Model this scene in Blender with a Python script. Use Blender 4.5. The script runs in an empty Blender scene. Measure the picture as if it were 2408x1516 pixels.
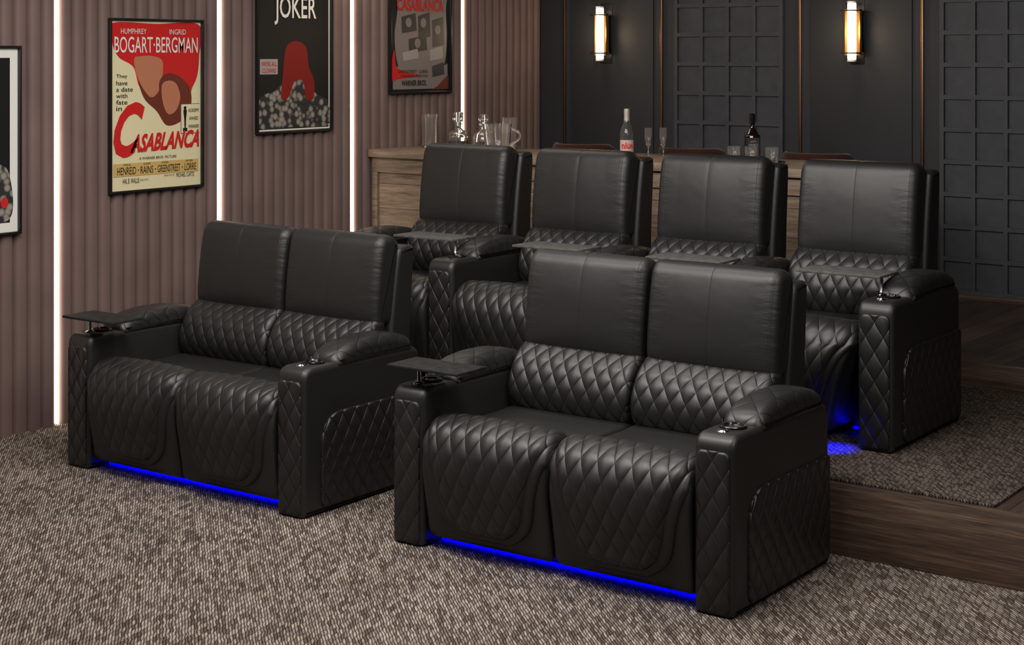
import bpy, bmesh, math, random
from mathutils import Vector, Matrix
random.seed(4)
R=math.radians
sc=bpy.context.scene
COL=sc.collection
try: sc.view_settings.view_transform='Standard'
except Exception: pass

# ---------------------------------------------------------------- materials
def mat(name, col=(.5,.5,.5), rough=.5, metal=0., spec=.5, emit=None, es=0., trans=0., coat=0., sheen=0.):
    m=bpy.data.materials.new(name); m.use_nodes=True
    b=m.node_tree.nodes['Principled BSDF']
    b.inputs['Base Color'].default_value=(*col,1); b.inputs['Roughness'].default_value=rough
    b.inputs['Metallic'].default_value=metal; b.inputs['Specular IOR Level'].default_value=spec
    b.inputs['Transmission Weight'].default_value=trans; b.inputs['Coat Weight'].default_value=coat
    b.inputs['Sheen Weight'].default_value=sheen
    if emit: b.inputs['Emission Color'].default_value=(*emit,1); b.inputs['Emission Strength'].default_value=es
    return m
class NT:
    def __init__(s,m): s.t=m.node_tree; s.b=s.t.nodes['Principled BSDF']
    def n(s,ty,**k):
        x=s.t.nodes.new(ty)
        for a,v in k.items(): setattr(x,a,v)
        return x
    def l(s,a,b): s.t.links.new(a,b)
    def m(s,op,a,b=None,c=None,clamp=False):
        x=s.n('ShaderNodeMath',operation=op); x.use_clamp=clamp
        for i,v in enumerate((a,b,c)):
            if v is None: continue
            if isinstance(v,(int,float)): x.inputs[i].default_value=v
            else: s.l(v,x.inputs[i])
        return x.outputs[0]
    def ramp(s,f,stops):
        r=s.n('ShaderNodeValToRGB'); e=r.color_ramp.elements
        while len(e)<len(stops): e.new(.5)
        for i,(p,c) in enumerate(stops): e[i].position=p; e[i].color=(*c,1)
        s.l(f,r.inputs[0]); return r.outputs[0]
    def noise(s,vec,scale,detail=3,rough=.5):
        x=s.n('ShaderNodeTexNoise'); x.inputs['Scale'].default_value=scale; x.inputs['Detail'].default_value=detail
        x.inputs['Roughness'].default_value=rough
        if vec is not None: s.l(vec,x.inputs['Vector'])
        return x.outputs['Fac']
    def bump(s,h,dist,strength=1.,normal=None):
        x=s.n('ShaderNodeBump'); x.inputs['Distance'].default_value=dist; x.inputs['Strength'].default_value=strength
        s.l(h,x.inputs['Height'])
        if normal is not None: s.l(normal,x.inputs['Normal'])
        return x.outputs[0]
    def mapping(s,vec,scale=(1,1,1),rot=(0,0,0)):
        x=s.n('ShaderNodeMapping'); x.inputs['Scale'].default_value=scale; x.inputs['Rotation'].default_value=rot
        s.l(vec,x.inputs['Vector']); return x.outputs[0]

LC=(.0120,.0118,.0117)
def leather(name,kind='plain',wd=.074,hd=.125,rough=.435,qd=.0060):
    m=mat(name,LC,rough,spec=.56); t=NT(m)
    tc=t.n('ShaderNodeTexCoord')
    fine=t.noise(tc.outputs['Object'],420,2)
    nb=t.bump(fine,.0006,.3)
    soft=t.noise(tc.outputs['Object'],8,2)
    nb=t.bump(soft,.005,.5,nb)
    sp=t.n('ShaderNodeSeparateXYZ'); t.l(tc.outputs['UV'],sp.inputs[0]); u,v=sp.outputs[0],sp.outputs[1]
    if kind=='quilt':
        a0=t.m('DIVIDE',u,wd); b0=t.m('DIVIDE',v,hd)
        a=t.m('PINGPONG',t.m('ADD',t.m('ADD',a0,b0),100),.5); b=t.m('PINGPONG',t.m('ADD',t.m('SUBTRACT',a0,b0),100),.5)
        mn=t.m('MINIMUM',a,b)
        sa=t.m('SINE',t.m('MULTIPLY',a,math.pi)); sb_=t.m('SINE',t.m('MULTIPLY',b,math.pi))
        h=t.m('POWER',t.m('MULTIPLY',sa,sb_),.40)
        nb=t.bump(h,qd,.85,nb)
        st=t.m('LESS_THAN',mn,.024)
        mix=t.n('ShaderNodeMix',data_type='RGBA'); t.l(st,mix.inputs['Factor'])
        mix.inputs[6].default_value=(*LC,1); mix.inputs[7].default_value=(.0025,.0025,.0025,1)
        t.l(mix.outputs[2],t.b.inputs['Base Color'])
    if kind=='head':
        au=t.m('ABSOLUTE',u)
        g=t.m('MINIMUM',t.m('DIVIDE',au,.0022),1.)
        g2=t.m('MINIMUM',t.m('DIVIDE',t.m('ABSOLUTE',t.m('SUBTRACT',au,.265)),.0022),1.)
        gg=t.m('MULTIPLY',g,g2)
        nb=t.bump(gg,.0015,.7,nb)
        mp=t.mapping(tc.outputs['UV'],(5,18,1))
        w=t.noise(mp,1.0,3,.5)
        ms=t.m('MULTIPLY',t.m('SUBTRACT',au,.17),7.,clamp=True)
        nb=t.bump(t.m('MULTIPLY',w,ms),.014,.6,nb)
    t.l(nb,t.b.inputs['Normal'])
    return m
M={}
M['leather']=leather('black_leather')
M['quilt']=leather('quilted_leather','quilt')
M['quilt_side']=leather('quilted_leather_side','quilt',.080,.125,rough=.38,qd=.012)
M['quilt_small']=leather('quilted_leather_small','quilt',.072,.115)
M['quilt_arm']=leather('quilted_leather_arm','quilt',.080,.125,qd=.011)
M['quilt_pad']=leather('quilted_leather_pad','quilt',.11,.14,qd=.004)
M['head']=leather('headrest_leather','head',rough=.46)
M['shell']=leather('shell_leather',rough=.48)
M['blackplastic']=mat('black_plastic',(.006,.006,.006),.18)
M['chrome']=mat('chrome',(.6,.6,.6),.18,1.)
M['slate']=mat('tray_slate',(.02,.02,.02),.7,spec=.12)
t=NT(M['slate']); tc=t.n('ShaderNodeTexCoord')
t.l(t.ramp(t.noise(tc.outputs['Object'],25,6,.7),[(.35,(.012,.012,.012)),(.65,(.027,.026,.025))]),t.b.inputs['Base Color'])
M['slate_back']=mat('tray_slate_grey',(.05,.05,.05),.6,spec=.3)
t=NT(M['slate_back']); tc=t.n('ShaderNodeTexCoord')
t.l(t.ramp(t.noise(tc.outputs['Object'],25,6,.7),[(.35,(.055,.054,.051)),(.65,(.115,.111,.105))]),t.b.inputs['Base Color'])
M['blue']=mat('blue_led',(0,0,.1),.4,emit=(0.0,0.0,1.0),es=9)
M['led']=mat('warm_led',(1,1,1),.4,emit=(1.0,.85,.70),es=6)
M['lamp']=mat('sconce_tube',(1,1,1),.4,emit=(1.0,.84,.60),es=2.0)
M['gold']=mat('brushed_brass',(.70,.42,.17),.32,1.)
M['goldtrim']=mat('bronze_trim',(.20,.11,.065),.35,1.)
M['black']=mat('black_metal',(.012,.012,.012),.35)
M['frame']=mat('poster_frame_black',(.012,.012,.013),.3)
M['glass']=mat('clear_glass',(.96,.95,.92),.03,trans=.96)
M['whiskyglass']=mat('amber_glass',(.010,.004,.002),.05,coat=.5)
M['greenglass']=mat('dark_bottle_glass',(.20,.21,.19),.06,trans=.7)
M['foil']=mat('bottle_foil',(.65,.60,.55),.3,.4)
M['pinklabel']=mat('pink_paper_label',(.62,.45,.41),.6)
M['velvet']=mat('rust_velvet',(.040,.013,.008),.9,spec=.1,sheen=.15)

def wood(name,c1,c2,c3,scale=(1,14,14),rough=.55,bump=.002,planks=None):
    m=mat(name,c1,rough); t=NT(m); g=t.n('ShaderNodeNewGeometry')
    mp=t.mapping(g.outputs['Position'],scale)
    n1=t.noise(mp,1.6,8,.65); 
    mp2=t.mapping(g.outputs['Position'],tuple(s*5 for s in scale)); n2=t.noise(mp2,1.5,4,.6)
    f=t.m('ADD',t.m('MULTIPLY',n1,.60),t.m('MULTIPLY',n2,.40))
    col=t.ramp(f,[(.34,c1),(.5,c2),(.66,c3)])
    if planks:
        sp=t.n('ShaderNodeSeparateXYZ'); t.l(g.outputs['Position'],sp.inputs[0])
        q=t.m('DIVIDE',sp.outputs[planks[0]],planks[1])
        fr=t.m('FRACT',t.m('ADD',q,50)); ln=t.m('LESS_THAN',fr,.03)
        wn=t.n('ShaderNodeTexWhiteNoise',noise_dimensions='1D'); t.l(t.m('FLOOR',q),wn.inputs['W'])
        k=t.m('MULTIPLY',t.m('ADD',t.m('MULTIPLY',wn.outputs[0],.5),.7),t.m('SUBTRACT',1.,t.m('MULTIPLY',ln,.7)))
        vm=t.n('ShaderNodeVectorMath',operation='SCALE'); t.l(col,vm.inputs[0]); t.l(k,vm.inputs['Scale']); col=vm.outputs[0]
    t.l(col,t.b.inputs['Base Color']); t.l(t.bump(f,bump,.5),t.b.inputs['Normal'])
    return m
M['barwood']=wood('bar_oak',(.080,.054,.036),(.225,.160,.108),(.38,.285,.20),(1.2,16,16),planks=(2,.16))
M['bartop']=wood('bar_top_oak',(.095,.066,.046),(.22,.158,.108),(.35,.265,.19),(1.2,16,16))
M['darkwood']=wood('dark_walnut',(.020,.012,.009),(.085,.053,.037),(.19,.125,.09),(1.0,30,30))
M['deckwood']=wood('deck_walnut',(.034,.021,.017),(.065,.041,.032),(.095,.062,.049),(14,1.2,14),planks=(0,.18),rough=.5)

def carpet(name,cell=(.040,.0095),rot=-2.41,dark=(.022,.017,.014),mid=(.20,.155,.13),light=(.52,.45,.40)):
    m=mat(name,mid,.95,spec=.1); t=NT(m); g=t.n('ShaderNodeNewGeometry')
    mp=t.mapping(g.outputs['Position'],(1,1,1),(0,0,rot))
    nz=t.n('ShaderNodeTexNoise'); nz.inputs['Scale'].default_value=26; nz.inputs['Detail'].default_value=2; t.l(mp,nz.inputs['Vector'])
    sb=t.n('ShaderNodeVectorMath',operation='MULTIPLY_ADD'); t.l(nz.outputs['Color'],sb.inputs[0]); sb.inputs[1].default_value=(.02,.012,0); t.l(mp,sb.inputs[2])
    sp=t.n('ShaderNodeSeparateXYZ'); t.l(sb.outputs[0],sp.inputs[0])
    v=t.m('DIVIDE',sp.outputs[1],cell[1]); row=t.m('FLOOR',v); fv=t.m('SUBTRACT',v,row)
    wr=t.n('ShaderNodeTexWhiteNoise',noise_dimensions='1D'); t.l(row,wr.inputs['W'])
    u=t.m('ADD',t.m('ADD',t.m('DIVIDE',sp.outputs[0],cell[0]),t.m('ADD',t.m('MULTIPLY',row,.33),t.m('MULTIPLY',wr.outputs[0],.35))),t.m('MULTIPLY',fv,.33))
    cu=t.m('FLOOR',u); fu=t.m('SUBTRACT',u,cu)
    cb=t.n('ShaderNodeCombineXYZ'); t.l(cu,cb.inputs[0]); t.l(row,cb.inputs[1])
    wn=t.n('ShaderNodeTexWhiteNoise',noise_dimensions='2D'); t.l(cb.outputs[0],wn.inputs['Vector'])
    big=t.noise(mp,1.6,3,.6)
    col=t.ramp(wn.outputs[0],[(.0,dark),(.25,mid),(.60,tuple(.5*(a+b) for a,b in zip(mid,light))),(1.,light)])
    hu=t.m('SINE',t.m('MULTIPLY',fu,math.pi)); hv=t.m('SINE',t.m('MULTIPLY',fv,math.pi))
    h=t.m('MULTIPLY',t.m('POWER',hu,.28),t.m('POWER',hv,.75))
    fib=t.noise(g.outputs['Position'],500,2)
    k=t.m('MULTIPLY',t.m('ADD',t.m('MULTIPLY',h,1.05),.06),t.m('ADD',t.m('MULTIPLY',fib,.6),.7))  # shading between strands put into the colour, darker at strand edges
    k=t.m('MULTIPLY',k,t.m('ADD',t.m('MULTIPLY',big,.7),.65))
    vm=t.n('ShaderNodeVectorMath',operation='SCALE'); t.l(col,vm.inputs[0]); t.l(k,vm.inputs['Scale'])
    t.l(vm.outputs[0],t.b.inputs['Base Color']); t.l(t.bump(h,.007,.9),t.b.inputs['Normal'])
    return m
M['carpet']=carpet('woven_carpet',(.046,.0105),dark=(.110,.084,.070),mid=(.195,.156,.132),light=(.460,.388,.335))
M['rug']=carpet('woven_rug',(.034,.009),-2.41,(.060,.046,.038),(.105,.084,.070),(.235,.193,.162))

M['mauve']=mat('mauve_fabric',(.150,.100,.094),.65,sheen=.1)
t=NT(M['mauve']); tc=t.n('ShaderNodeTexCoord')
t.l(t.ramp(t.noise(tc.outputs['Object'],3,4),[(.3,(.142,.090,.080)),(.7,(.185,.119,.106))]),t.b.inputs['Base Color'])
t.l(t.bump(t.noise(tc.outputs['Object'],250,2),.001,.4),t.b.inputs['Normal'])
M['slatewall']=mat('slate_paint',(.026,.028,.033),.6)
t=NT(M['slatewall']); tc=t.n('ShaderNodeTexCoord')
t.l(t.ramp(t.noise(tc.outputs['Object'],2.5,5),[(.3,(.018,.019,.023)),(.7,(.024,.025,.030))]),t.b.inputs['Base Color'])
t.l(t.bump(t.noise(tc.outputs['Object'],90,3),.001,.3),t.b.inputs['Normal'])
M['lattice']=mat('lattice_paint',(.034,.038,.048),.55)
t=NT(M['lattice']); tc=t.n('ShaderNodeTexCoord')
t.l(t.ramp(t.noise(tc.outputs['Object'],12,6,.7),[(.3,(.036,.039,.048)),(.7,(.056,.060,.071))]),t.b.inputs['Base Color'])
M['ceil']=mat('ceiling_dark',(.05,.045,.045),.8)
t=NT(M['ceil']); tc=t.n('ShaderNodeTexCoord')
t.l(t.ramp(t.noise(tc.outputs['Object'],2,3),[(.3,(.02,.018,.018)),(.7,(.03,.027,.027))]),t.b.inputs['Base Color'])

def flat(name,col,rough=.35): return mat(name,col,rough)
M['cream']=flat('print_cream',(.78,.70,.44)); M['red']=flat('print_red',(.60,.02,.02)); M['white']=flat('print_white',(.80,.78,.73))
M['pblack']=flat('print_black',(.012,.012,.012)); M['yellow']=flat('print_yellow',(.62,.42,.14)); M['brown']=flat('print_brown',(.16,.035,.022))
M['tan']=flat('print_tan',(.50,.20,.11)); M['grey']=flat('print_grey',(.38,.35,.33)); M['dkred']=flat('print_dark_red',(.22,.012,.01))
M['dkgrey']=flat('print_dark_grey',(.05,.045,.045)); M['paper']=flat('print_paper',(.24,.20,.195))
m=mat('print_rubble',(.3,.3,.28),.4); M['rubble']=m; t=NT(m); tc=t.n('ShaderNodeTexCoord')
vo=t.n('ShaderNodeTexVoronoi'); vo.inputs['Scale'].default_value=26; t.l(tc.outputs['Object'],vo.inputs['Vector'])
t.l(t.ramp(vo.outputs['Distance'],[(.0,(.36,.33,.29)),(.38,(.25,.22,.19)),(.62,(.03,.03,.03))]),t.b.inputs['Base Color'])

# ---------------------------------------------------------------- mesh helpers
def link(o,parent=None,loc=(0,0,0),rot=(0,0,0),scale=(1,1,1)):
    COL.objects.link(o); o.location=loc; o.rotation_euler=rot; o.scale=scale
    if parent: o.parent=parent
    return o
def mk(name,me,mt=None,parent=None,loc=(0,0,0),rot=(0,0,0),scale=(1,1,1)):
    if mt is not None and len(me.materials)==0: me.materials.append(mt)
    return link(bpy.data.objects.new(name,me),parent,loc,rot,scale)
def empty(name,loc,label,cat,group=None,rot=(0,0,0),scale=(1,1,1)):
    o=bpy.data.objects.new(name,None); o.empty_display_size=.1
    link(o,None,loc,rot,scale); o['label']=label; o['category']=cat
    if group: o['group']=group
    return o
def tag(o,label=None,cat=None,group=None,kind=None):
    if label: o['label']=label
    if cat: o['category']=cat
    if group: o['group']=group
    if kind: o['kind']=kind
    return o
def mesh(name,vs,fs,uv=None,smooth=True,mi=None):
    me=bpy.data.meshes.new(name); me.from_pydata([tuple(v) for v in vs],[],fs); me.update()
    if uv:
        L=me.uv_layers.new(name='UVMap')
        for l in me.loops: L.data[l.index].uv=uv[l.vertex_index]
    if mi:
        for p,i in zip(me.polygons,mi): p.material_index=i
    me.polygons.foreach_set('use_smooth',[smooth]*len(me.polygons))
    return me
def boxes(name,bl,bevel=0.,seg=2,smooth=False):
    bm=bmesh.new()
    for (x0,x1,y0,y1,z0,z1) in bl:
        r=bmesh.ops.create_cube(bm,size=1)
        for v in r['verts']:
            v.co=Vector(((x0+x1)/2+v.co.x*(x1-x0),(y0+y1)/2+v.co.y*(y1-y0),(z0+z1)/2+v.co.z*(z1-z0)))
    if bevel: bmesh.ops.bevel(bm,geom=bm.edges[:],offset=bevel,segments=seg,profile=.5,affect='EDGES')
    me=bpy.data.meshes.new(name); bm.to_mesh(me); bm.free()
    if smooth or bevel:
        me.polygons.foreach_set('use_smooth',[True]*len(me.polygons))
        try: me.set_sharp_from_angle(angle=R(40))
        except Exception: pass
    return me
def catmull(P,closed=True,step=.01):
    out=[];n=len(P)
    for i in range(n if closed else n-1):
        p0,p1,p2,p3=[Vector(P[(i+k)%n]) if closed else Vector(P[min(max(i+k,0),n-1)]) for k in (-1,0,1,2)]
        k=max(2,int((p2-p1).length/step))
        for j in range(k):
            s=j/k
            out.append(.5*((2*p1)+(-p0+p2)*s+(2*p0-5*p1+4*p2-p3)*s*s+(-p0+3*p1-3*p2+p3)*s**3))
    if not closed: out.append(Vector(P[-1]))
    return out
def roundpoly(P,rads,step=.02,k=7):
    n=len(P);out=[]
    for i in range(n):
        p=Vector(P[i]);a=Vector(P[i-1]);b=Vector(P[(i+1)%n]);r=rads[i]
        da=(a-p).normalized();db=(b-p).normalized()
        s=p+da*r;e=p+db*r
        for j in range(k+1):
            t_=j/k; out.append(s*(1-t_)**2+p*2*t_*(1-t_)+e*t_*t_)
        nx=Vector(P[(i+1)%n]); e2=nx+(p-nx).normalized()*rads[(i+1)%n]
        m_=int((e2-e).length/step)
        for j in range(1,m_): out.append(e.lerp(e2,j/m_))
    return out
def normals(Q,closed=True):
    n=len(Q);N=[]
    A=sum(Q[i].x*Q[(i+1)%n].y-Q[(i+1)%n].x*Q[i].y for i in range(n))
    sg=1 if A>0 else -1
    for i in range(n):
        a=Q[(i-1)%n] if closed or i>0 else Q[i]; b=Q[(i+1)%n] if closed or i<n-1 else Q[i]
        d=(b-a).normalized(); N.append(Vector((d.y,-d.x))*sg)
    return N
def quilt(u,v,wd,hd):
    a=u/wd+v/hd; b=u/wd-v/hd
    f=lambda q: abs(math.sin(math.pi*q))
    return (f(a)*f(b))**.6
def sweep(name,prof,hw,r,disp=None,step=.01,xstep=None,warp=None,rings=6,raw=False):
    Q=prof if raw else catmull(prof,True,step); N=normals(Q); n=len(Q)
    S=[0]
    for i in range(1,n): S.append(S[-1]+(Q[i]-Q[i-1]).length)
    xs=[]
    for k in range(rings):
        a=math.pi/2*(1-k/rings); xs.append((-(hw-r)-r*math.sin(a), r*(1-math.cos(a))))
    mid=max(2,int(2*(hw-r)/(xstep or .06)))
    for k in range(mid+1): xs.append((-(hw-r)+2*(hw-r)*k/mid,0))
    for k in range(1,rings+1):
        a=math.pi/2*k/rings; xs.append(((hw-r)+r*math.sin(a), r*(1-math.cos(a))))
    vs=[];uv=[];fs=[]
    for x,o in xs:
        for i in range(n):
            d=-o+(disp(x,S[i],Q[i]) if disp else 0)
            p=Q[i]+N[i]*d
            co=(x,p.x,p.y)
            if warp: co=warp(*co)
            vs.append(co); uv.append((x,S[i]))
    m_=len(xs)
    for a in range(m_-1):
        for i in range(n):
            j=(i+1)%n
            fs.append((a*n+i,a*n+j,(a+1)*n+j,(a+1)*n+i))
    fs.append(tuple(range(n))[::-1]); fs.append(tuple((m_-1)*n+i for i in range(n)))
    me=mesh(name,vs,fs,uv)
    bm=bmesh.new(); bm.from_mesh(me); bmesh.ops.recalc_face_normals(bm,faces=bm.faces[:]); bm.to_mesh(me); bm.free()
    return me
def lathe(name,prof,seg=32,smooth=True):
    vs=[];fs=[];n=len(prof)
    for k in range(seg):
        a=2*math.pi*k/seg
        for r,z in prof: vs.append((r*math.cos(a),r*math.sin(a),z))
    for k in range(seg):
        q=(k+1)%seg
        for i in range(n-1): fs.append((k*n+i,q*n+i,q*n+i+1,k*n+i+1))
    me=mesh(name,vs,fs,smooth=smooth)
    bm=bmesh.new(); bm.from_mesh(me); bmesh.ops.remove_doubles(bm,verts=bm.verts[:],dist=1e-5)
    bmesh.ops.recalc_face_normals(bm,faces=bm.faces[:]); bm.to_mesh(me); bm.free()
    me.polygons.foreach_set('use_smooth',[smooth]*len(me.polygons))
    try: me.set_sharp_from_angle(angle=R(35))
    except Exception: pass
    return me
def cylm(name,r,z0,z1,seg=20,bev=.001): return lathe(name,[(0,z0),(r-bev,z0),(r,z0+bev),(r,z1-bev),(r-bev,z1),(0,z1)],seg)
def panel(name,w,h,r,T,corners=(1,1,1,1)):
    pts=[]
    for ci,(cx,cy,a0) in enumerate(((w/2,h/2,0),(-w/2,h/2,90),(-w/2,-h/2,180),(w/2,-h/2,270))):
        rr=r*corners[ci]
        ox=cx-math.copysign(rr,cx); oy=cy-math.copysign(rr,cy)
        for k in range(9):
            a=R(a0+90*k/8); pts.append((ox+rr*math.cos(a),oy+rr*math.sin(a)))
    n=len(pts);vs=[];uv=[];lv=[(0,0),(0,T*.5),(.25*T,T*.85),(T*.8,T)]
    for o,z in lv:
        for x,y in pts:
            lx=1-2*o/w; ly=1-2*o/h
            vs.append((x*lx,y*ly,z)); uv.append((x*lx,y*ly))
    fs=[]
    for a in range(len(lv)-1):
        for i in range(n):
            j=(i+1)%n; fs.append((a*n+i,a*n+j,(a+1)*n+j,(a+1)*n+i))
    fs.append(tuple((len(lv)-1)*n+i for i in range(n)))
    return mesh(name,vs,fs,uv)

# ---------------------------------------------------------------- room
HP=.28; H2=.413; WX=-6.95; BY=9.9; CZ=3.0; FX=1.6; FY=-1.6
def struct(name,bl,mt,bevel=0):
    return tag(mk(name,boxes(name,bl,bevel),mt),kind='structure')
struct('floor',[(WX-.2,FX,FY,BY+.2,-.1,0)],M['carpet'])
struct('ceiling',[(WX-.2,FX,FY,BY+.2,CZ,CZ+.1)],M['ceil'])
struct('wall_back',[(WX-.2,FX,BY,BY+.15,0,CZ)],M['slatewall'])
struct('wall_right',[(FX,FX+.1,FY,BY+.2,0,CZ)],M['slatewall'])
struct('wall_front',[(WX-.2,FX,FY-.1,FY,0,CZ)],M['slatewall'])
LEDY=[1.92,3.09,4.26,5.43,6.60,7.77,8.94]
pts=[]
def flute_run(y0,y1):
    n=max(1,round((y1-y0)/.0885)); w=(y1-y0)/n
    for i in range(n):
        for k in range(15):
            s=k/14; x=WX+.036*max(0,1-abs(2*s-1)**2.6)**.5
            pts.append((x,y0+(i+.035+.93*s)*w))
prev=FY
for L in LEDY:
    flute_run(prev,L-.010); pts+= [(WX-.004,L-.010),(WX-.004,L+.010)]; prev=L+.010
flute_run(prev,BY)
vs=[];fs=[]
for x,y in pts: vs+= [(x,y,0),(x,y,CZ)]
for i in range(len(pts)-1): fs.append((2*i,2*i+1,2*i+3,2*i+2))
n=len(vs); vs+=[(WX-.15,FY,0),(WX-.15,FY,CZ),(WX-.15,BY,0),(WX-.15,BY,CZ)]
fs+=[(n,n+2,n+3,n+1),(n,n+1,1,0),(n-2,n-1,n+3,n+2)]
me=mesh('wall_left',vs,fs,smooth=False)
bm=bmesh.new(); bm.from_mesh(me); bmesh.ops.remove_doubles(bm,verts=bm.verts[:],dist=1e-5); bmesh.ops.recalc_face_normals(bm,faces=bm.faces[:]); bm.to_mesh(me); bm.free()
me.polygons.foreach_set('use_smooth',[True]*len(me.polygons))
try: me.set_sharp_from_angle(angle=R(50))
except Exception: pass
tag(mk('wall_left',me,M['mauve']),kind='structure')
ledm=boxes('led_strip',[(0,.034,-.0045,.0045,.004,CZ-.004)],.002)
for L in LEDY:
    z0=0 if L<5.8 else (HP if L<7.88 else H2)
    o=mk('led_light_strip',ledm,M['led'],None,(WX-.003,L,z0)); o.scale=(1,1,(CZ-z0)/CZ)
    tag(o,'warm white vertical led strip set into the fluted wall','light strip','wall led strips')
PY=5.83; P2=7.89
struct('floor_platform',[(WX+.040,FX,PY,BY,0,HP)],M['deckwood'])
struct('trim_1',[(WX+.040,FX,PY-.018,PY,0,HP+.001)],M['darkwood'],.003)
struct('floor_upper',[(WX+.040,FX,P2,BY,HP,H2)],M['deckwood'])
struct('trim_2',[(WX+.040,FX,P2-.015,P2,HP,H2+.001)],M['darkwood'],.003)
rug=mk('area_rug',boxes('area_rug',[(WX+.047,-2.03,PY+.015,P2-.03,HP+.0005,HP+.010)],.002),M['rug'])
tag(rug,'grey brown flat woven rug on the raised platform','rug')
RZ=HP+.0105
k=3
for x in (-6.70,-5.86,-4.773,-3.911,-2.82,-1.95):
    struct('trim_%d'%k,[(x-.009,x+.009,BY-.016,BY,H2,CZ)],M['goldtrim'],.002); k+=1
def lattice(x0):
    global k
    c=.2062; w=4*c; zb=.456; bl=[]
    for i in range(5): bl.append((x0+i*c-.014,x0+i*c+.014,BY-.026,BY-.004,zb-.014,CZ))
    j=0
    while zb+j*c<CZ:
        for i in range(4): bl.append((x0+i*c+.014,x0+(i+1)*c-.014,BY-.026,BY-.004,zb+j*c-.014,zb+j*c+.014))
        j+=1
    for i in range(4):
        j=0
        while zb+(j+1)*c<CZ:
            for sx in (0,1):
                px=x0+(i+sx)*c+(.024 if sx==0 else -.024); 
                for sz in (0,1):
                    pz=zb+(j+sz)*c+(.024 if sz==0 else -.024)
                    bl.append((px-.004,px+.004,BY-.010,BY-.003,pz-.004,pz+.004))
            j+=1
    bl.append((x0,x0+w,BY-.006,BY,zb,CZ))
    struct('trim_%d'%k,bl,M['lattice']); k+=1
lattice(-5.734); lattice(-3.775)
for a,b in ((-6.64,-5.93),(-4.70,-3.98)):
    struct('trim_%d'%k,[(a,b,BY-.010,BY,H2+.10,CZ)],M['slatewall'],.004); k+=1
struct('baseboard_back',[(WX+.042,FX,BY-.040,BY-.027,H2,H2+.028)],M['darkwood'],.001)

# ---------------------------------------------------------------- seating
FRONT=[(.62,.466),(.48,.466),(.36,.466),(.25,.468),(.15,.480),(.08,.488),(.016,.464),(-.020,.40),(-.027,.32),(-.010,.22),(.008,.12),(.022,.058)]
SEATP=FRONT+[(.08,.042),(.35,.042),(.62,.10),(.66,.40)]
LUMB=[(.62,.455),(.570,.470),(.542,.535),(.554,.605),(.590,.67),(.640,.715),(.69,.735),(.74,.70),(.73,.47)]
HEADP=[(.672,.706),(.658,.76),(.666,.86),(.680,.97),(.695,1.05),(.707,1.088),(.733,1.112),(.780,1.118),(.825,1.10),(.845,1.06),(.83,.88),(.80,.73),(.73,.695)]
SHELL=[(.74,.30),(.755,.60),(.785,.85),(.815,1.02),(.83,1.05),(.86,1.06),(.91,1.06),(.935,1.03),(.92,.80),(.88,.30)]
AD=.785
ARMP=roundpoly([(.0,.0),(.0,.634),(AD-.01,.626),(AD,.0)],[.015,.065,.06,.015])
PADP=[(.206,.612),(.210,.642),(.245,.672),(.33,.696),(.44,.705),(.56,.702),(.65,.688),(.703,.668),(.722,.644),(.722,.612),(.69,.600),(.58,.600),(.45,.600),(.32,.600),(.225,.602)]
def gapwarp(x,y,z):
    if x>0 and z<.44:
        f=(.44-z)/.44; x=x*(1-.50*f**.7)
    return (x,y,z)
def footpad(name,sw,grow=0.,T=.038,q=True,zend=.105,warp=None):
    Q=catmull(FRONT,False,.004); N=normals(Q+[Vector((.6,.1))],False)[:len(Q)]
    N=[(v if (v.y>0 or v.x<0) else -v) for v in N]
    S=[0]
    for i in range(1,len(Q)): S.append(S[-1]+(Q[i]-Q[i-1]).length)
    i0=min(range(len(Q)),key=lambda i:abs(Q[i].x-(.155+grow*.6))+(.0 if Q[i].y>.45 else 9)); 
    i1=min(range(len(Q)),key=lambda i:abs(Q[i].y-zend))
    s0,s1=S[i0],S[i1]; Lv=s1-s0; hw=sw/2-.008
    def at(s):
        j=max(i for i in range(len(S)) if S[i]<=s+1e-9); j=min(j,len(S)-2)
        f=(s-S[j])/(S[j+1]-S[j]); return Q[j].lerp(Q[j+1],f),N[j].lerp(N[j+1],f).normalized()
    WT=[(0,1.),(.22,1.),(.34,.92),(.46,.82),(.62,.74),(.78,.67),(.90,.60),(1.,.52)]
    def wf(qq):
        for (a,b),(c,d) in zip(WT,WT[1:]):
            if a<=qq<=c:
                t_=(qq-a)/(c-a); return b+(d-b)*t_
        return WT[-1][1]
    def wfs(qq): return sum(wf(min(1,max(0,qq+d))) for d in (-.06,-.04,-.02,0,.02,.04,.06))/7
    NV=120;NU=100;vs=[];uv=[];fs=[]
    for a in range(NV+1):
        qq=a/NV; qq=qq-.035*math.sin(2*math.pi*qq)*.9
        s=s0+Lv*qq; P,Nn=at(s)
        w=min(hw,hw*wfs(qq)+grow)
        de=(1-qq)*Lv; rr=.085+grow
        if de<rr: w=w-rr*(1-math.sqrt(max(0,1-(1-de/rr)**2)))
        ds=qq*Lv
        if ds<.03: w=w-.03*(1-math.sqrt(max(0,1-(1-ds/.03)**2)))
        for b in range(NU+1):
            u=-1+2*b/NU; u=u+.16*math.sin(math.pi*u)*.6
            x=u*w; e=min((1-abs(u))*w,de,ds)/(.042 if q else .022); e=min(1,max(0,e))
            h=T*math.sqrt(1-(1-e)**2)
            if q: h+=.003*quilt(x,s,.074,.125)*e + .010*(1-u*u)
            h-=.003
            p=P+Nn*h
            co=(x,p.x,p.y)
            if warp: co=warp(*co)
            vs.append(co); uv.append((x,s))
    for a in range(NV):
        for b in range(NU):
            i=a*(NU+1)+b; fs.append((i,i+NU+1,i+NU+2,i+1))
    return mesh(name,vs,fs,uv)
CACHE={}
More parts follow.
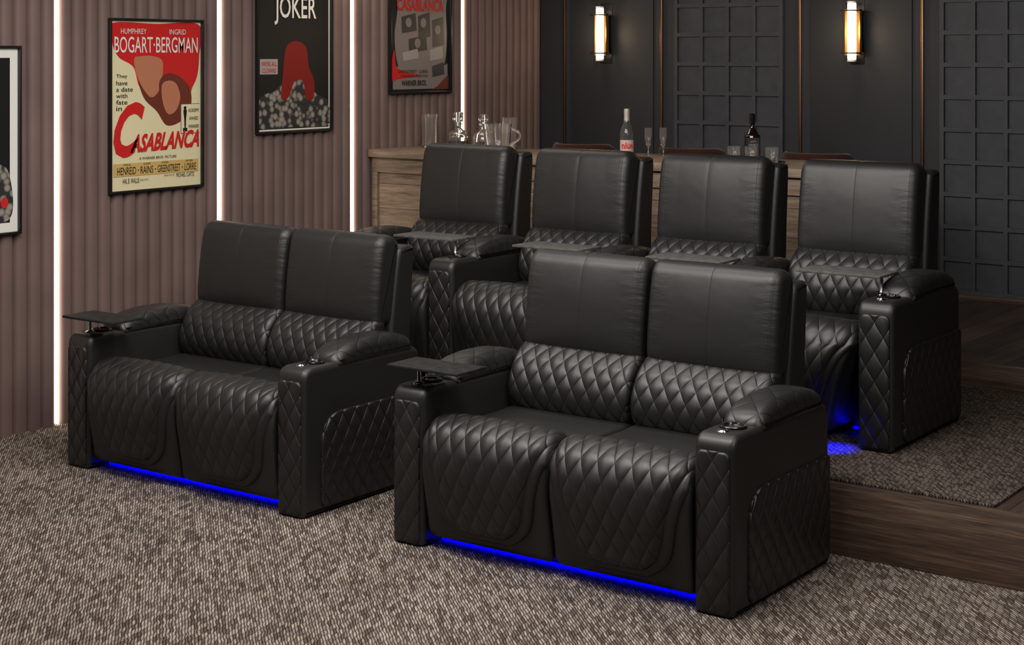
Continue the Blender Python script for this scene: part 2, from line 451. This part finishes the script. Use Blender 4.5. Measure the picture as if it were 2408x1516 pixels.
def cached(key,fn):
    if key not in CACHE: CACHE[key]=fn()
    return CACHE[key]
def build_seating(name,loc,nseat,sw,aw,shared,trays,bs,label,cat,group=None,gap_seat=None):
    root=empty(name,loc,label,cat,group)
    W=nseat*sw+((nseat+1) if shared else 2)*aw
    x=-W/2; arms=[x+aw/2]; x+=aw; seats=[]
    for i in range(nseat):
        seats.append(x+sw/2); x+=sw
        if shared or i==nseat-1: arms.append(x+aw/2); x+=aw
    K=(round(sw,3),round(aw,3))
    base=cached(('base',name),lambda:boxes('base_frame',[(-W/2+aw*.7,W/2-aw*.7,.30,.74,.0,.12)],.01))
    mk('base_frame',base,M['black'],root)
    for i,sx in enumerate(seats):
        gp=(gap_seat==i)
        sm=cached(('seat',K,gp),lambda:sweep('seat_cushion',SEATP,sw/2-.003,.028,warp=gapwarp if gp else None))
        s=mk('seat_cushion',sm,M['leather'],root,(sx,0,0))
        fm=cached(('foot',K,gp),lambda:footpad('footrest_pad',sw,warp=gapwarp if gp else None))
        mk('footrest_pad',fm,M['quilt'],s)
        rm=cached(('rim',K,gp),lambda:footpad('footrest_border',sw,.034,.020,False,.075,warp=gapwarp if gp else None))
        mk('footrest_border',rm,M['leather'],s)
        lm=cached(('lumb',K),lambda:sweep('lumbar_cushion',LUMB,sw/2-.006,.032,disp=lambda x,s,q:.003*quilt(x,s,.072,.115)*min(1,max(0,(sw/2-abs(x))/.06)),step=.006,xstep=.007,rings=8))
        b=mk('back_shell',cached(('shell',K),lambda:sweep('back_shell',SHELL,sw/2+(.012 if shared else .0),.022)),M['shell'],root,(sx,0,0))
        b.scale=(1,1,1+ (bs-1)*.9)
        mk('lumbar_cushion',lm,M['quilt_small'],root,(sx,0,.45*(1-bs)),(0,0,0),(1,1,bs))
        hm=cached(('head',K),lambda:sweep('headrest_cushion',HEADP,sw/2-.010,.040,disp=lambda x,s,q:.015*(1-(x/(sw/2))**2)*min(1,max(0,math.sin(math.pi*min(1,max(0,(q.y-.70)/.42))))**.5)-.0015*math.exp(-(x/.010)**2),xstep=.007,rings=9))
        mk('headrest_cushion',hm,M['head'],root,(sx,0,.45*(1-bs)),(0,0,0),(1,1,bs))
    for i,ax in enumerate(arms):
        am=cached(('arm',K),lambda:sweep('armrest',ARMP,aw/2-.001,.026,rings=7,raw=True))
        a=mk('armrest',am,M['leather'],root,(ax,0,0))
        pm=cached(('pad',K),lambda:sweep('armrest_pad',PADP,aw/2+.003,.040,disp=lambda x,s,q:.001*quilt(x,s,.11,.14)+.006*(1-(x/(aw/2+.01))**2),step=.007,xstep=.008,rings=9))
        mk('armrest_pad',pm,M['quilt_pad'],a)
        fp=cached(('fp',K),lambda:panel('front_panel',aw-.036,.565,.020,.011))
        mk('front_panel',fp,M['quilt_arm'],a,(0,.003,.295),(R(90),0,0))
        if i in (0,len(arms)-1):
            sp=cached(('sp',K),lambda:panel('side_panel',.660,.400,.12,.012,(.15,1,.3,.15)))
            spl=cached(('spl',K),lambda:panel('side_panel_mirror',.660,.400,.12,.012,(1,.15,.15,.3)))
            if i==0: mk('side_panel',spl,M['quilt_side'],a,(-aw/2+.002,.435,.225),(R(90),0,R(-90)))
            else: mk('side_panel',sp,M['quilt_side'],a,(aw/2-.002,.435,.225),(R(90),0,R(90)))
        cm=cached('cup',lambda:lathe('cup_holder',[(0,.0015),(.036,.0015),(.039,.007),(.045,.008),(.050,.005),(.051,-.002)],36))
        mk('cup_holder',cm,M['blackplastic'],a,(0,.148,.634))
        bm_=cached('btn',lambda:lathe('control_button',[(0,.006),(.012,.005),(.014,.003),(.019,.004),(.022,.001),(.0225,-.003)],28))
        mk('control_button',bm_,M['chrome'],a,(0,.070,.633))['label']='round chrome control button'
        if i in trays:
            dx0,dx1,dy0,dy1,px,py=trays[i]
            tm=boxes('tray_table',[(dx0,dx1,dy0,dy1,.704,.716)],.003)
            tt=mk('tray_table',tm,M['slate_back'] if shared else M['slate'],root,(ax,0,0)); tt['label']='dark slate swivel tray table'
            mk('tray_post',lathe('tray_post',[(0,.632),(.022,.632),(.022,.638),(.010,.642),(.008,.645),(.008,.704),(0,.704)],20),M['chrome'],tt,(px,py,0))['label']='chrome tray post'
    if gap_seat is None:
        sm=cached(('strip',name),lambda:boxes('under_glow_strip',[(-W/2+aw,W/2-aw,.120,.130,.004,.014)],.002))
    else:
        gx=seats[gap_seat]+sw/2
        sm=boxes('under_glow_strip',[(gx-.13,gx-.02,.26,.27,.02,.030)],.002)
    mk('under_glow_strip',sm,M['blue'],root)['label']='glowing blue led strip'
    return root,seats,arms
SW=.612;AW=.165
TR={0:(-.095,.265,-.015,.175,.0,.075)}
LL='black quilted leather two-seat reclining loveseat with swivel tray'
build_seating('reclining_loveseat',(-5.440,4.925,0),2,SW,AW,False,TR,1.0,LL,'loveseat','front loveseats')
build_seating('reclining_loveseat',(-3.403,4.925,0),2,SW,AW,False,TR,1.0,LL,'loveseat','front loveseats')
tC=(-.45,-.05,.17,.38,-.06,.21)
wr=4*.616+5*.166
root,seats,arms=build_seating('recliner_row',(-2.628-wr/2,6.332,RZ),4,.616,.166,True,{1:tC,2:tC,3:tC,4:tC},1.075,
  'row of four black quilted leather recliners on the platform','recliners',None,gap_seat=3)
pl=bpy.data.lights.new('under_seat_glow','SPOT'); pl.color=(0,0,1); pl.energy=40; pl.shadow_soft_size=.01; pl.spot_size=R(74); pl.spot_blend=1.0
o=bpy.data.objects.new('under_seat_glow',pl); link(o,None,(-2.885,6.290,.47))

# ---------------------------------------------------------------- posters
class Acc:
    def __init__(s): s.v=[];s.f=[];s.m=[];s.mats=[]
    def idx(s,k):
        if k not in s.mats: s.mats.append(k)
        return s.mats.index(k)
    def add(s,vs,fs,mk_):
        b=len(s.v); s.v+=vs; s.f+=[tuple(b+i for i in f) for f in fs]; s.m+=[s.idx(mk_)]*len(fs)
    def out(s,name):
        me=mesh(name,s.v,s.f,smooth=False,mi=s.m)
        for k_ in s.mats: me.materials.append(M[k_])
        return me
def text_geo(body,bold=0.,shear=0.):
    cu=bpy.data.curves.new('t','FONT'); cu.body=body; cu.offset=bold; cu.shear=shear; cu.resolution_u=3
    ob=bpy.data.objects.new('t',cu); COL.objects.link(ob); bpy.context.view_layer.update()
    me=bpy.data.meshes.new_from_object(ob.evaluated_get(bpy.context.evaluated_depsgraph_get()))
    vs=[v.co.copy() for v in me.vertices]; fs=[tuple(p.vertices) for p in me.polygons]
    bpy.data.objects.remove(ob); bpy.data.curves.remove(cu); bpy.data.meshes.remove(me)
    return vs,fs
class Print:
    def __init__(s,w,h): s.w=w;s.h=h;s.art=Acc();s.let=[];s.z=.0030
    def P(s,nx,ny,z): return (-s.w/2+nx*s.w, s.h/2-ny*s.h, z)
    def poly(s,pts,mk_):
        s.z+=.00025; s.art.add([s.P(x,y,s.z) for x,y in pts],[tuple(range(len(pts)))[::-1]],mk_)
    def blob(s,pts,mk_):
        Q=catmull(pts,True,.02); s.poly([(q.x,q.y) for q in Q],mk_)
    def ell(s,cx,cy,rx,ry,mk_,n=28):
        s.poly([(cx+rx*math.cos(2*math.pi*i/n),cy+ry*math.sin(2*math.pi*i/n)) for i in range(n)],mk_)
    def rect(s,x0,y0,x1,y1,mk_): s.poly([(x0,y0),(x1,y0),(x1,y1),(x0,y1)],mk_)
    def text(s,body,x0,x1,y0,y1,mk_,bold=.0,shear=0,slope=0,z=.0085):
        vs,fs=text_geo(body,bold,shear)
        ax=min(v.x for v in vs);bx=max(v.x for v in vs);ay=min(v.y for v in vs);by=max(v.y for v in vs)
        o=[]
        for v in vs:
            q=(v.x-ax)/(bx-ax); nx=x0+(x1-x0)*q; ny=y1+(y0-y1)*(v.y-ay)/(by-ay)+slope*q
            o.append(s.P(nx,ny,z))
        A=Acc(); A.add(o,fs,mk_); s.let.append(A)
def poster(yc,zc,w,h,pr,bg,label,mat_border=None):
    root=empty('wall_poster',(WX+.040,yc,zc),label,'poster','framed wall posters',(R(90),0,R(90)))
    f=.014; D=.022
    mk('frame',boxes('poster_frame',[(-w/2,w/2,h/2-f,h/2,0,D),(-w/2,w/2,-h/2,-h/2+f,0,D),(-w/2,-w/2+f,-h/2+f,h/2-f,0,D),(w/2-f,w/2,-h/2+f,h/2-f,0,D)],.002),M['frame'],root)
    mk('poster_print',boxes('poster_print',[(-w/2+f,w/2-f,-h/2+f,h/2-f,0.0005,.003)]),M[bg],root)
    if pr.art.v: mk('artwork',pr.art.out('artwork'),None,root)
    for a in pr.let: mk('lettering',a.out('lettering'),None,root)
w,h=.69,.966; p=Print(w-.04,h-.04)
p.blob([(.01,.01),(.5,.008),(.99,.01),(.995,.2),(.97,.33),(.90,.42),(.88,.50),(.70,.58),(.60,.615),(.52,.52),(.40,.46),(.30,.38),(.24,.27),(.08,.21),(.01,.12)],'red')
p.blob([(.30,.34),(.42,.30),(.60,.33),(.80,.46),(.88,.52),(.80,.60),(.62,.63),(.50,.54),(.36,.46)],'brown')
p.blob([(.25,.22),(.33,.205),(.46,.205),(.56,.23),(.57,.30),(.54,.40),(.45,.455),(.36,.41),(.28,.32)],'tan')
p.blob([(.53,.36),(.62,.31),(.76,.33),(.88,.40),(.90,.50),(.84,.57),(.70,.56),(.60,.52),(.54,.45)],'brown')
p.blob([(.56,.38),(.65,.355),(.73,.38),(.77,.46),(.72,.54),(.63,.56),(.57,.49)],'tan')
p.text('HUMPHREY',.10,.38,.040,.072,'white'); p.text('INGRID',.64,.83,.040,.072,'white')
p.text('BOGART·BERGMAN',.03,.97,.088,.185,'white',.005)
for i,tx in enumerate(['They','have','a date','with','fate','in']):
    p.text(tx,.05,.05+.030*len(tx),.313+.038*i,.340+.038*i,'pblack')
p.rect(.775,.50,.995,.685,'cream')
for r_ in ((.775,.50,.995,.503),(.775,.682,.995,.685),(.775,.50,.780,.685)): p.rect(*r_,'pblack')
p.ell(.825,.525,.016,.010,'pblack'); p.blob([(.805,.54),(.825,.535),(.845,.54),(.835,.60),(.832,.65),(.818,.65),(.815,.60)],'pblack'); p.rect(.80,.65,.85,.672,'pblack')
p.text('ACADEMY',.86,.985,.53,.552,'pblack'); p.text('AWARD',.87,.975,.58,.602,'pblack'); p.text('WINNER!',.86,.985,.63,.652,'pblack')
p.text('C',.02,.36,.48,.81,'red',.035,.45)
p.text('ASABLANCA',.20,.985,.675,.785,'red',.035,.40,-.015)
p.text('A WARNER BROS. PICTURE',.30,.72,.812,.828,'pblack')
p.rect(.02,.845,.98,.922,'yellow')
for tx,xx in (('PAUL',.13),('CLAUDE',.345),('SYDNEY',.55),('PETER',.83)): p.text(tx,xx,xx+.08,.848,.859,'pblack')
for tx,x0,x1 in (('HENREID',.06,.265),('RAINS',.315,.455),('GREENSTREET',.505,.765),('LORRE',.815,.95)): p.text(tx,x0,x1,.868,.912,'pblack')
for xx in (.285,.475,.785): p.rect(xx,.887,xx+.012,.894,'pblack')
p.text('HAL B. WALLIS',.12,.30,.935,.965,'pblack'); p.text('PRODUCTION',.31,.40,.945,.955,'pblack')
p.text('DIRECTED BY',.58,.70,.930,.938,'pblack'); p.text('MICHAEL CURTIZ',.72,.93,.925,.950,'pblack')
poster(6.097,1.682,w,h,p,'cream','framed cream and red vintage romance film poster on fluted wall')
w,h=.675,.97; p=Print(w-.035,h-.035)
p.rect(0,0,1,1,'white'); p.rect(.015,.01,.985,.99,'pblack')
p.blob([(.02,.80),(.10,.76),(.22,.74),(.30,.70),(.45,.66),(.6,.665),(.72,.72),(.82,.77),(.97,.82),(.98,.975),(.5,.98),(.02,.975)],'rubble')
p.blob([(.40,.44),(.52,.41),(.66,.45),(.70,.58),(.78,.68),(.76,.80),(.66,.79),(.62,.68),(.50,.68),(.42,.78),(.32,.79),(.34,.64),(.36,.52)],'dkred')
p.rect(.03,.53,.27,.63,'grey')
p.text("WE'RE ALL",.05,.25,.545,.575,'red'); p.text('CLOWNS',.06,.24,.59,.62,'red')
p.text('JOKER',.22,.80,.115,.305,'white',.01)
poster(7.210,1.965,w,h,p,'pblack','framed black film poster with white title lettering')
w,h=.663,.965; p=Print(w-.035,h-.035)
p.blob([(.10,.20),(.5,.18),(.96,.20),(.95,.40),(.97,.60),(.93,.78),(.80,.86),(.55,.90),(.25,.88),(.12,.80),(.07,.6),(.12,.4)],'paper')
p.poly([(.04,.84),(.20,.80),(.40,.88),(.70,.86),(.98,.80),(.98,.985),(.04,.985)],'paper')
for a in ((.18,.44,.42,.56,'dkgrey'),(.46,.43,.66,.60,'dkgrey'),(.70,.46,.90,.66,'dkgrey'),(.30,.60,.60,.70,'dkgrey'),(.66,.68,.88,.76,'grey'),(.20,.70,.45,.76,'grey'),(.70,.80,.90,.88,'dkgrey')):
    x0,y0,x1,y1,mm=a; p.poly([(x0,y0+.02),(x1,y0-.01),(x1+.02,y1),(x0+.01,y1+.02)],mm)
for cx,cy in ((.30,.50),(.55,.50),(.80,.55),(.45,.65)): p.ell(cx,cy,.05,.035,'paper')
p.blob([(.02,.78),(.06,.70),(.08,.80),(.14,.84),(.30,.865),(.5,.885),(.30,.90),(.10,.91),(.02,.92)],'red')
p.poly([(.80,.965),(.99,.88),(.99,.99),(.70,.99)],'brown')
p.text('CASABLANCA',.10,.90,.325,.415,'red',.03)
p.text('GREENSTREET · LORRE',.12,.62,.845,.868,'pblack')
p.text('A WARNER BROS. PRODUCTION',.16,.62,.880,.898,'pblack')
p.text('WARNER BROS.',.18,.60,.920,.960,'pblack',.02)
poster(8.440,2.182,w,h,p,'pblack','framed dark collage film poster with torn paper look')
w,h=.69,.97; p=Print(w-.03,h-.03)
p.rect(.0,.0,1,1,'white'); p.rect(.07,.05,.93,.95,'pblack')
p.blob([(.08,.80),(.2,.74),(.4,.66),(.6,.62),(.78,.62),(.92,.68),(.925,.93),(.5,.94),(.08,.93)],'rubble')
p.ell(.88,.84,.035,.03,'red')
poster(4.831,1.524,w,h,p,'white','framed black and white poster with wide white border')

# ---------------------------------------------------------------- bar
BZ=1.345; b0,b1=-6.90,-3.62; bf,bb=7.93,8.58
root=empty('bar_counter',((b0+b1)/2,bf,H2),'long weathered oak bar counter with panelled front','bar counter')
ox=(b0+b1)/2
mk('body',boxes('bar_body',[(b0-ox,b1-ox,.02,bb-bf-.05,0,BZ-H2-.05)]),M['barwood'],root)
fr=[(b0-ox,b1-ox,0,.02,BZ-H2-.15,BZ-H2-.05),(b0-ox,b1-ox,0,.02,0,.12)]
n=4
for i in range(n+1):
    x=b0-ox+(b1-b0)*i/n; fr.append((max(b0-ox,x-.045),min(b1-ox,x+.045),0,.02,.12,BZ-H2-.15))
mk('panel_frame',boxes('panel_frame',fr,.004),M['bartop'],root)
mk('countertop',boxes('countertop',[(b0-ox,b1-ox+.03,-.04,bb-bf,BZ-H2-.05,BZ-H2)],.005),M['bartop'],root)
def stool():
    d={}
    d['seat']=lathe('stool_seat',[(0,.66),(.17,.66),(.19,.675),(.195,.70),(.185,.725),(.15,.735),(0,.74)],32)
    vs=[];fs=[];n=28
    prof=[(0,.70),(.0,.93),(.008,.955),(.022,.965),(.038,.955),(.045,.93),(.045,.70)]
    for i in range(n+1):
        a=R(-15+210*i/n); e=min(1,min(i,n-i)/5); dz=.10*(1-math.sqrt(max(0,1-(1-e)**2)))
        for o_,z in prof:
            r=.185+o_; zz=z if z<.71 else z-dz; vs.append((r*math.cos(a),r*math.sin(a),zz))
    m_=len(prof)
    for i in range(n):
        for j in range(m_):
            q=(j+1)%m_; fs.append((i*m_+j,i*m_+q,(i+1)*m_+q,(i+1)*m_+j))
    fs.append(tuple(range(m_))[::-1]); fs.append(tuple(n*m_+j for j in range(m_)))
    d['backrest']=mesh('stool_back',vs,fs)
    d['leg']=lathe('stool_leg',[(0,0),(.010,0),(.014,.66),(0,.66)],12)
    d['foot_ring']=lathe('foot_ring',[(.160,.26),(.168,.268),(.176,.26),(.168,.252),(.160,.26)],32)
    return d
SD=stool()
for i,(x,y) in enumerate(((-5.85,8.90),(-5.03,8.90),(-4.16,8.90))):
    r=empty('bar_stool',(x,y,H2+.0),'rust brown velvet bar stool with curved back','stool','bar stools')
    mk('seat',SD['seat'],M['velvet'],r); mk('backrest',SD['backrest'],M['velvet'],r,(0,0,0),(0,0,R(180)))
    for k_ in range(4):
        a=R(45+90*k_); mk('leg',SD['leg'],M['black'],r,(.15*math.cos(a),.15*math.sin(a),0))
    mk('foot_ring',SD['foot_ring'],M['gold'],r)

def solo(name,me,mt,loc,label,cat,group=None,rot=(0,0,0),scale=(1,1,1)):
    return tag(mk(name,me,mt,None,loc,rot,scale),label,cat,group)
z=BZ+.0005
tall=lathe('carafe',[(0,0),(.045,0),(.048,.004),(.046,.10),(.052,.20),(.047,.20),(.041,.10),(.041,.012),(0,.012)],16,smooth=False)
solo('glass_carafe',tall,M['glass'],(-6.73,8.32,z),'tall clear ribbed glass carafe on the bar','carafe',scale=(1.1,1.1,1.1))
def decanter(x,y,ball):
    r=empty('glass_decanter',(x,y,z),'cut glass decanter with %s stopper'%('round ball' if ball else 'square'),'decanter','decanters',scale=(1.15,1.15,1.05))
    body=lathe('decanter_body',[(0,0),(.055,0),(.060,.006),(.060,.075),(.052,.10),(.022,.125),(.018,.15),(.026,.158),(.022,.160),(.013,.15),(.015,.125),(.046,.095),(.053,.07),(.053,.014),(0,.012)],8 if not ball else 16,smooth=False)
    mk('body',body,M['glass'],r)
    st=lathe('st',[(0,.14),(.012,.14),(.014,.165),(.024,.175),(.030,.195),(.024,.215),(0,.224)],20) if ball else boxes('st',[(-.022,.022,-.022,.022,.168,.228),(-.011,.011,-.011,.011,.14,.168)],.003)
    mk('stopper',st,M['glass'],r)
    mk('liquor',lathe('lq',[(0,.014),(.051,.015),(.051,.05),(0,.05)],16),M['whiskyglass'],r)
decanter(-6.47,8.30,False); decanter(-6.26,8.30,True)
jug=empty('glass_pitcher',(-6.00,8.10,z),'clear fluted glass water pitcher with handle','pitcher',scale=(1.15,1.15,1.1))
mk('body',lathe('jugb',[(0,0),(.060,0),(.066,.01),(.072,.08),(.082,.165),(.077,.165),(.067,.08),(.059,.014),(0,.012)],20,smooth=False),M['glass'],jug)
cu=bpy.data.curves.new('hd','CURVE'); cu.dimensions='3D'; cu.bevel_depth=.007; s_=cu.splines.new('BEZIER'); s_.bezier_points.add(2)
for bp,c in zip(s_.bezier_points,((.074,0,.145),(.125,0,.10),(.070,0,.04))): bp.co=c; bp.handle_left_type=bp.handle_right_type='AUTO'
tmp=bpy.data.objects.new('t',cu); COL.objects.link(tmp); bpy.context.view_layer.update()
hm=bpy.data.meshes.new_from_object(tmp.evaluated_get(bpy.context.evaluated_depsgraph_get())); bpy.data.objects.remove(tmp)
mk('handle',hm,M['glass'],jug,(0,0,0),(0,0,R(30)))
jar=lathe('jar',[(0,0),(.04,0),(.043,.005),(.047,.19),(.043,.19),(.038,.012),(0,.010)],24)
solo('glass_vase',jar,M['glass'],(-6.115,8.40,z),'clear tall glass vase on the bar','vase',scale=(1.1,1.1,1.1))
r=empty('champagne_bottle',(-5.20,8.36,z),'clear sparkling wine bottle with pale foil and pink label','bottle')
mk('body',lathe('cb',[(0,0),(.038,0),(.042,.006),(.042,.13),(.036,.165),(.020,.20),(.015,.235),(.015,.27),(0,.272)],32),M['greenglass'],r)
mk('foil',lathe('cf',[(.0190,.200),(.0165,.24),(.018,.265),(.017,.285),(0,.288)],24),M['foil'],r)
def curved(rad,z0,z1,a0,a1,n=14):
    vs=[];fs=[]
    for i in range(n+1):
        a=a0+(a1-a0)*i/n; vs+=[(rad*math.cos(a),rad*math.sin(a),z0),(rad*math.cos(a),rad*math.sin(a),z1)]
    for i in range(n): fs.append((2*i,2*i+2,2*i+3,2*i+1))
    return mesh('label',vs,fs)
ac=R(-54)
mk('bottle_label',curved(.0425,.02,.095,ac-R(80),ac+R(80)),M['pinklabel'],r)
def curved_text(body,rad,zc,hh,width,mt,parent,bold=.02):
    vs,fs=text_geo(body,bold); ax=min(v.x for v in vs);bx=max(v.x for v in vs);ay=min(v.y for v in vs);by=max(v.y for v in vs)
    o=[]
    for v in vs:
        q=((v.x-ax)/(bx-ax)-.5)*width/rad; a=ac+q; o.append((rad*math.cos(a),rad*math.sin(a),zc-hh/2+hh*(v.y-ay)/(by-ay)))
    mk('lettering',mesh('lt',o,fs,smooth=False),mt,parent)
curved_text('nite',.0432,.060,.040,.076,M['red'],r,.03)
r=empty('whiskey_bottle',(-4.34,8.36,z),'square whiskey bottle with black label and cap','bottle',rot=(0,0,R(36)))
mk('body',boxes('wb',[(-.042,.042,-.042,.042,0,.155)],.010,3),M['whiskyglass'],r)
mk('neck',lathe('wn',[(.040,.150),(.034,.165),(.018,.185),(.015,.20),(.015,.225),(0,.226)],24),M['whiskyglass'],r)
mk('cap',lathe('wc',[(.0175,.215),(.0175,.272),(.015,.275),(0,.275)],24),M['blackplastic'],r)
mk('bottle_label',boxes('wl',[(-.036,.036,-.0428,-.0422,.025,.135)],0),M['pblack'],r)
for tx,zc,hh,ww in (('JACK',.112,.012,.034),('DANIEL\'S',.094,.012,.050),('Old No.7',.070,.009,.028),('TENNESSEE',.052,.007,.042),('WHISKEY',.038,.009,.044)):
    A=Acc()
    vs,fs=text_geo(tx,.0); ax=min(v.x for v in vs);bx=max(v.x for v in vs);ay=min(v.y for v in vs);by=max(v.y for v in vs)
    A.add([(((v.x-ax)/(bx-ax)-.5)*ww,-.0434,zc-hh/2+hh*(v.y-ay)/(by-ay)) for v in vs],fs,'grey')
    mk('lettering',A.out('wlt'),None,r)
tum=lathe('tumbler',[(0,0),(.034,0),(.036,.004),(.040,.085),(.037,.085),(.033,.012),(0,.010)],28)
flu=lathe('flute',[(0,0),(.030,0),(.030,.002),(.004,.006),(.004,.05),(.018,.075),(.024,.12),(.022,.17),(.020,.17),(.022,.12),(.015,.078),(0,.062)],28)
for x,y in ((-4.23,8.14),(-4.10,8.14),(-4.32,8.10)): solo('whiskey_tumbler',tum,M['glass'],(x,y,z+.012),'clear short whiskey tumbler on dark tray','glass','tumblers')
solo('serving_tray',lathe('tray',[(0,0),(.15,0),(.16,.004),(.165,.016),(.160,.016),(.154,.010),(0,.010)],40),M['blackplastic'],(-4.21,8.13,z),'round black serving tray on the bar','tray').scale=(1.15,.75,1)
for x,y in ((-5.07,8.40),(-5.0,8.46)): solo('champagne_flute',flu,M['glass'],(x,y,z),'clear stemmed glass on the bar','glass','stemmed glasses')

# ---------------------------------------------------------------- sconces
def half(rad,z0,z1,a0,a1,t=.003,n=20):
    vs=[];fs=[]
    for i in range(n+1):
        a=a0+(a1-a0)*i/n
        for rr,zz in ((rad,z0),(rad,z1),(rad+t,z1),(rad+t,z0)): vs.append((rr*math.cos(a),rr*math.sin(a),zz))
    for i in range(n):
        for j in range(4): fs.append((4*i+j,4*i+(j+1)%4,4*i+4+(j+1)%4,4*i+4+j))
    fs+= [(0,1,2,3),(4*n+3,4*n+2,4*n+1,4*n)]
    return mesh('half',vs,fs,smooth=False)
for x in (-6.327,-4.357):
    r=empty('wall_sconce',(x,BY-.10,1.93),'brass and black wall sconce with glowing white tube','wall lamp','wall sconces')
    mk('lamp_tube',cylm('tube',.029,.0,.375,24,.006),M['lamp'],r)
    mk('reflector',half(.062,.03,.335,R(-14),R(160),.003),M['gold'],r)
    mk('end_cap',cylm('cap',.031,.375,.387),M['white'],r); mk('end_cap',cylm('cap2',.031,-.012,.0),M['white'],r)
    for zz in (.325,.045):
        mk('bracket_ring',lathe('ring',[(.066,zz-.004),(.072,zz-.004),(.072,zz+.004),(.066,zz+.004),(.066,zz-.004)],32),M['black'],r)
        mk('bracket_bar',boxes('bar',[(-.085,.085,-.004,.004,zz-.003,zz+.003),(-.008,.008,.03,.095,zz-.006,zz+.006)],.001),M['black'],r)
    mk('wall_plate',boxes('plate',[(-.05,.05,.085,.0895,-.03,.41)],.002),M['black'],r)
    l=bpy.data.lights.new('sconce_light','POINT'); l.energy=3.4; l.color=(1,.74,.46); l.shadow_soft_size=.05
    link(bpy.data.objects.new('sconce_light',l),None,(x,BY-.19,2.12))

# ---------------------------------------------------------------- lights
def area(name,loc,target,sx,sy,e,col=(1,.93,.86)):
    l=bpy.data.lights.new(name,'AREA'); l.shape='RECTANGLE'; l.size=sx; l.size_y=sy; l.energy=e; l.color=col
    o=bpy.data.objects.new(name,l); COL.objects.link(o); o.location=loc
    o.rotation_euler=(Vector(target)-Vector(loc)).to_track_quat('-Z','Y').to_euler(); return o
area('key_light',(-3.3,4.1,2.9),(-3.5,5.2,.4),1.6,.8,78,(1,.95,.90))
area('key_light_two',(-5.1,4.2,2.9),(-5.3,5.2,.4),1.3,.8,48,(1,.95,.90))  # second key, added to brighten the left loveseat
area('floor_light',(-4.8,2.4,2.9),(-4.8,3.0,0),1.8,1.0,20,(1,.92,.84))
area('row_light',(-4.0,5.6,2.92),(-4.2,6.8,.6),2.8,.4,38,(1,.95,.90))
area('side_fill',(-.7,4.0,2.4),(-3.0,5.5,.3),.8,.8,17,(1,.95,.90))  # fill added from the right to bring out the quilted side panels
area('bar_light',(-6.0,7.45,2.92),(-6.1,8.2,1.0),1.6,.4,13,(1,.86,.70))
area('deck_light',(-1.5,5.0,2.9),(-1.8,6.0,0),.8,.8,18)
w=bpy.data.worlds.new('world'); sc.world=w; w.use_nodes=True
w.node_tree.nodes['Background'].inputs[0].default_value=(.5,.5,.6,1); w.node_tree.nodes['Background'].inputs[1].default_value=.05

# ---------------------------------------------------------------- camera
cam=bpy.data.cameras.new('camera'); co=bpy.data.objects.new('camera',cam); COL.objects.link(co)
co.location=(0,0,1.96); co.rotation_euler=(R(90),0,R(36))
cam.lens=3750/2408*36; cam.sensor_width=36; cam.shift_x=0; cam.shift_y=-(758-130)/2408
sc.camera=co
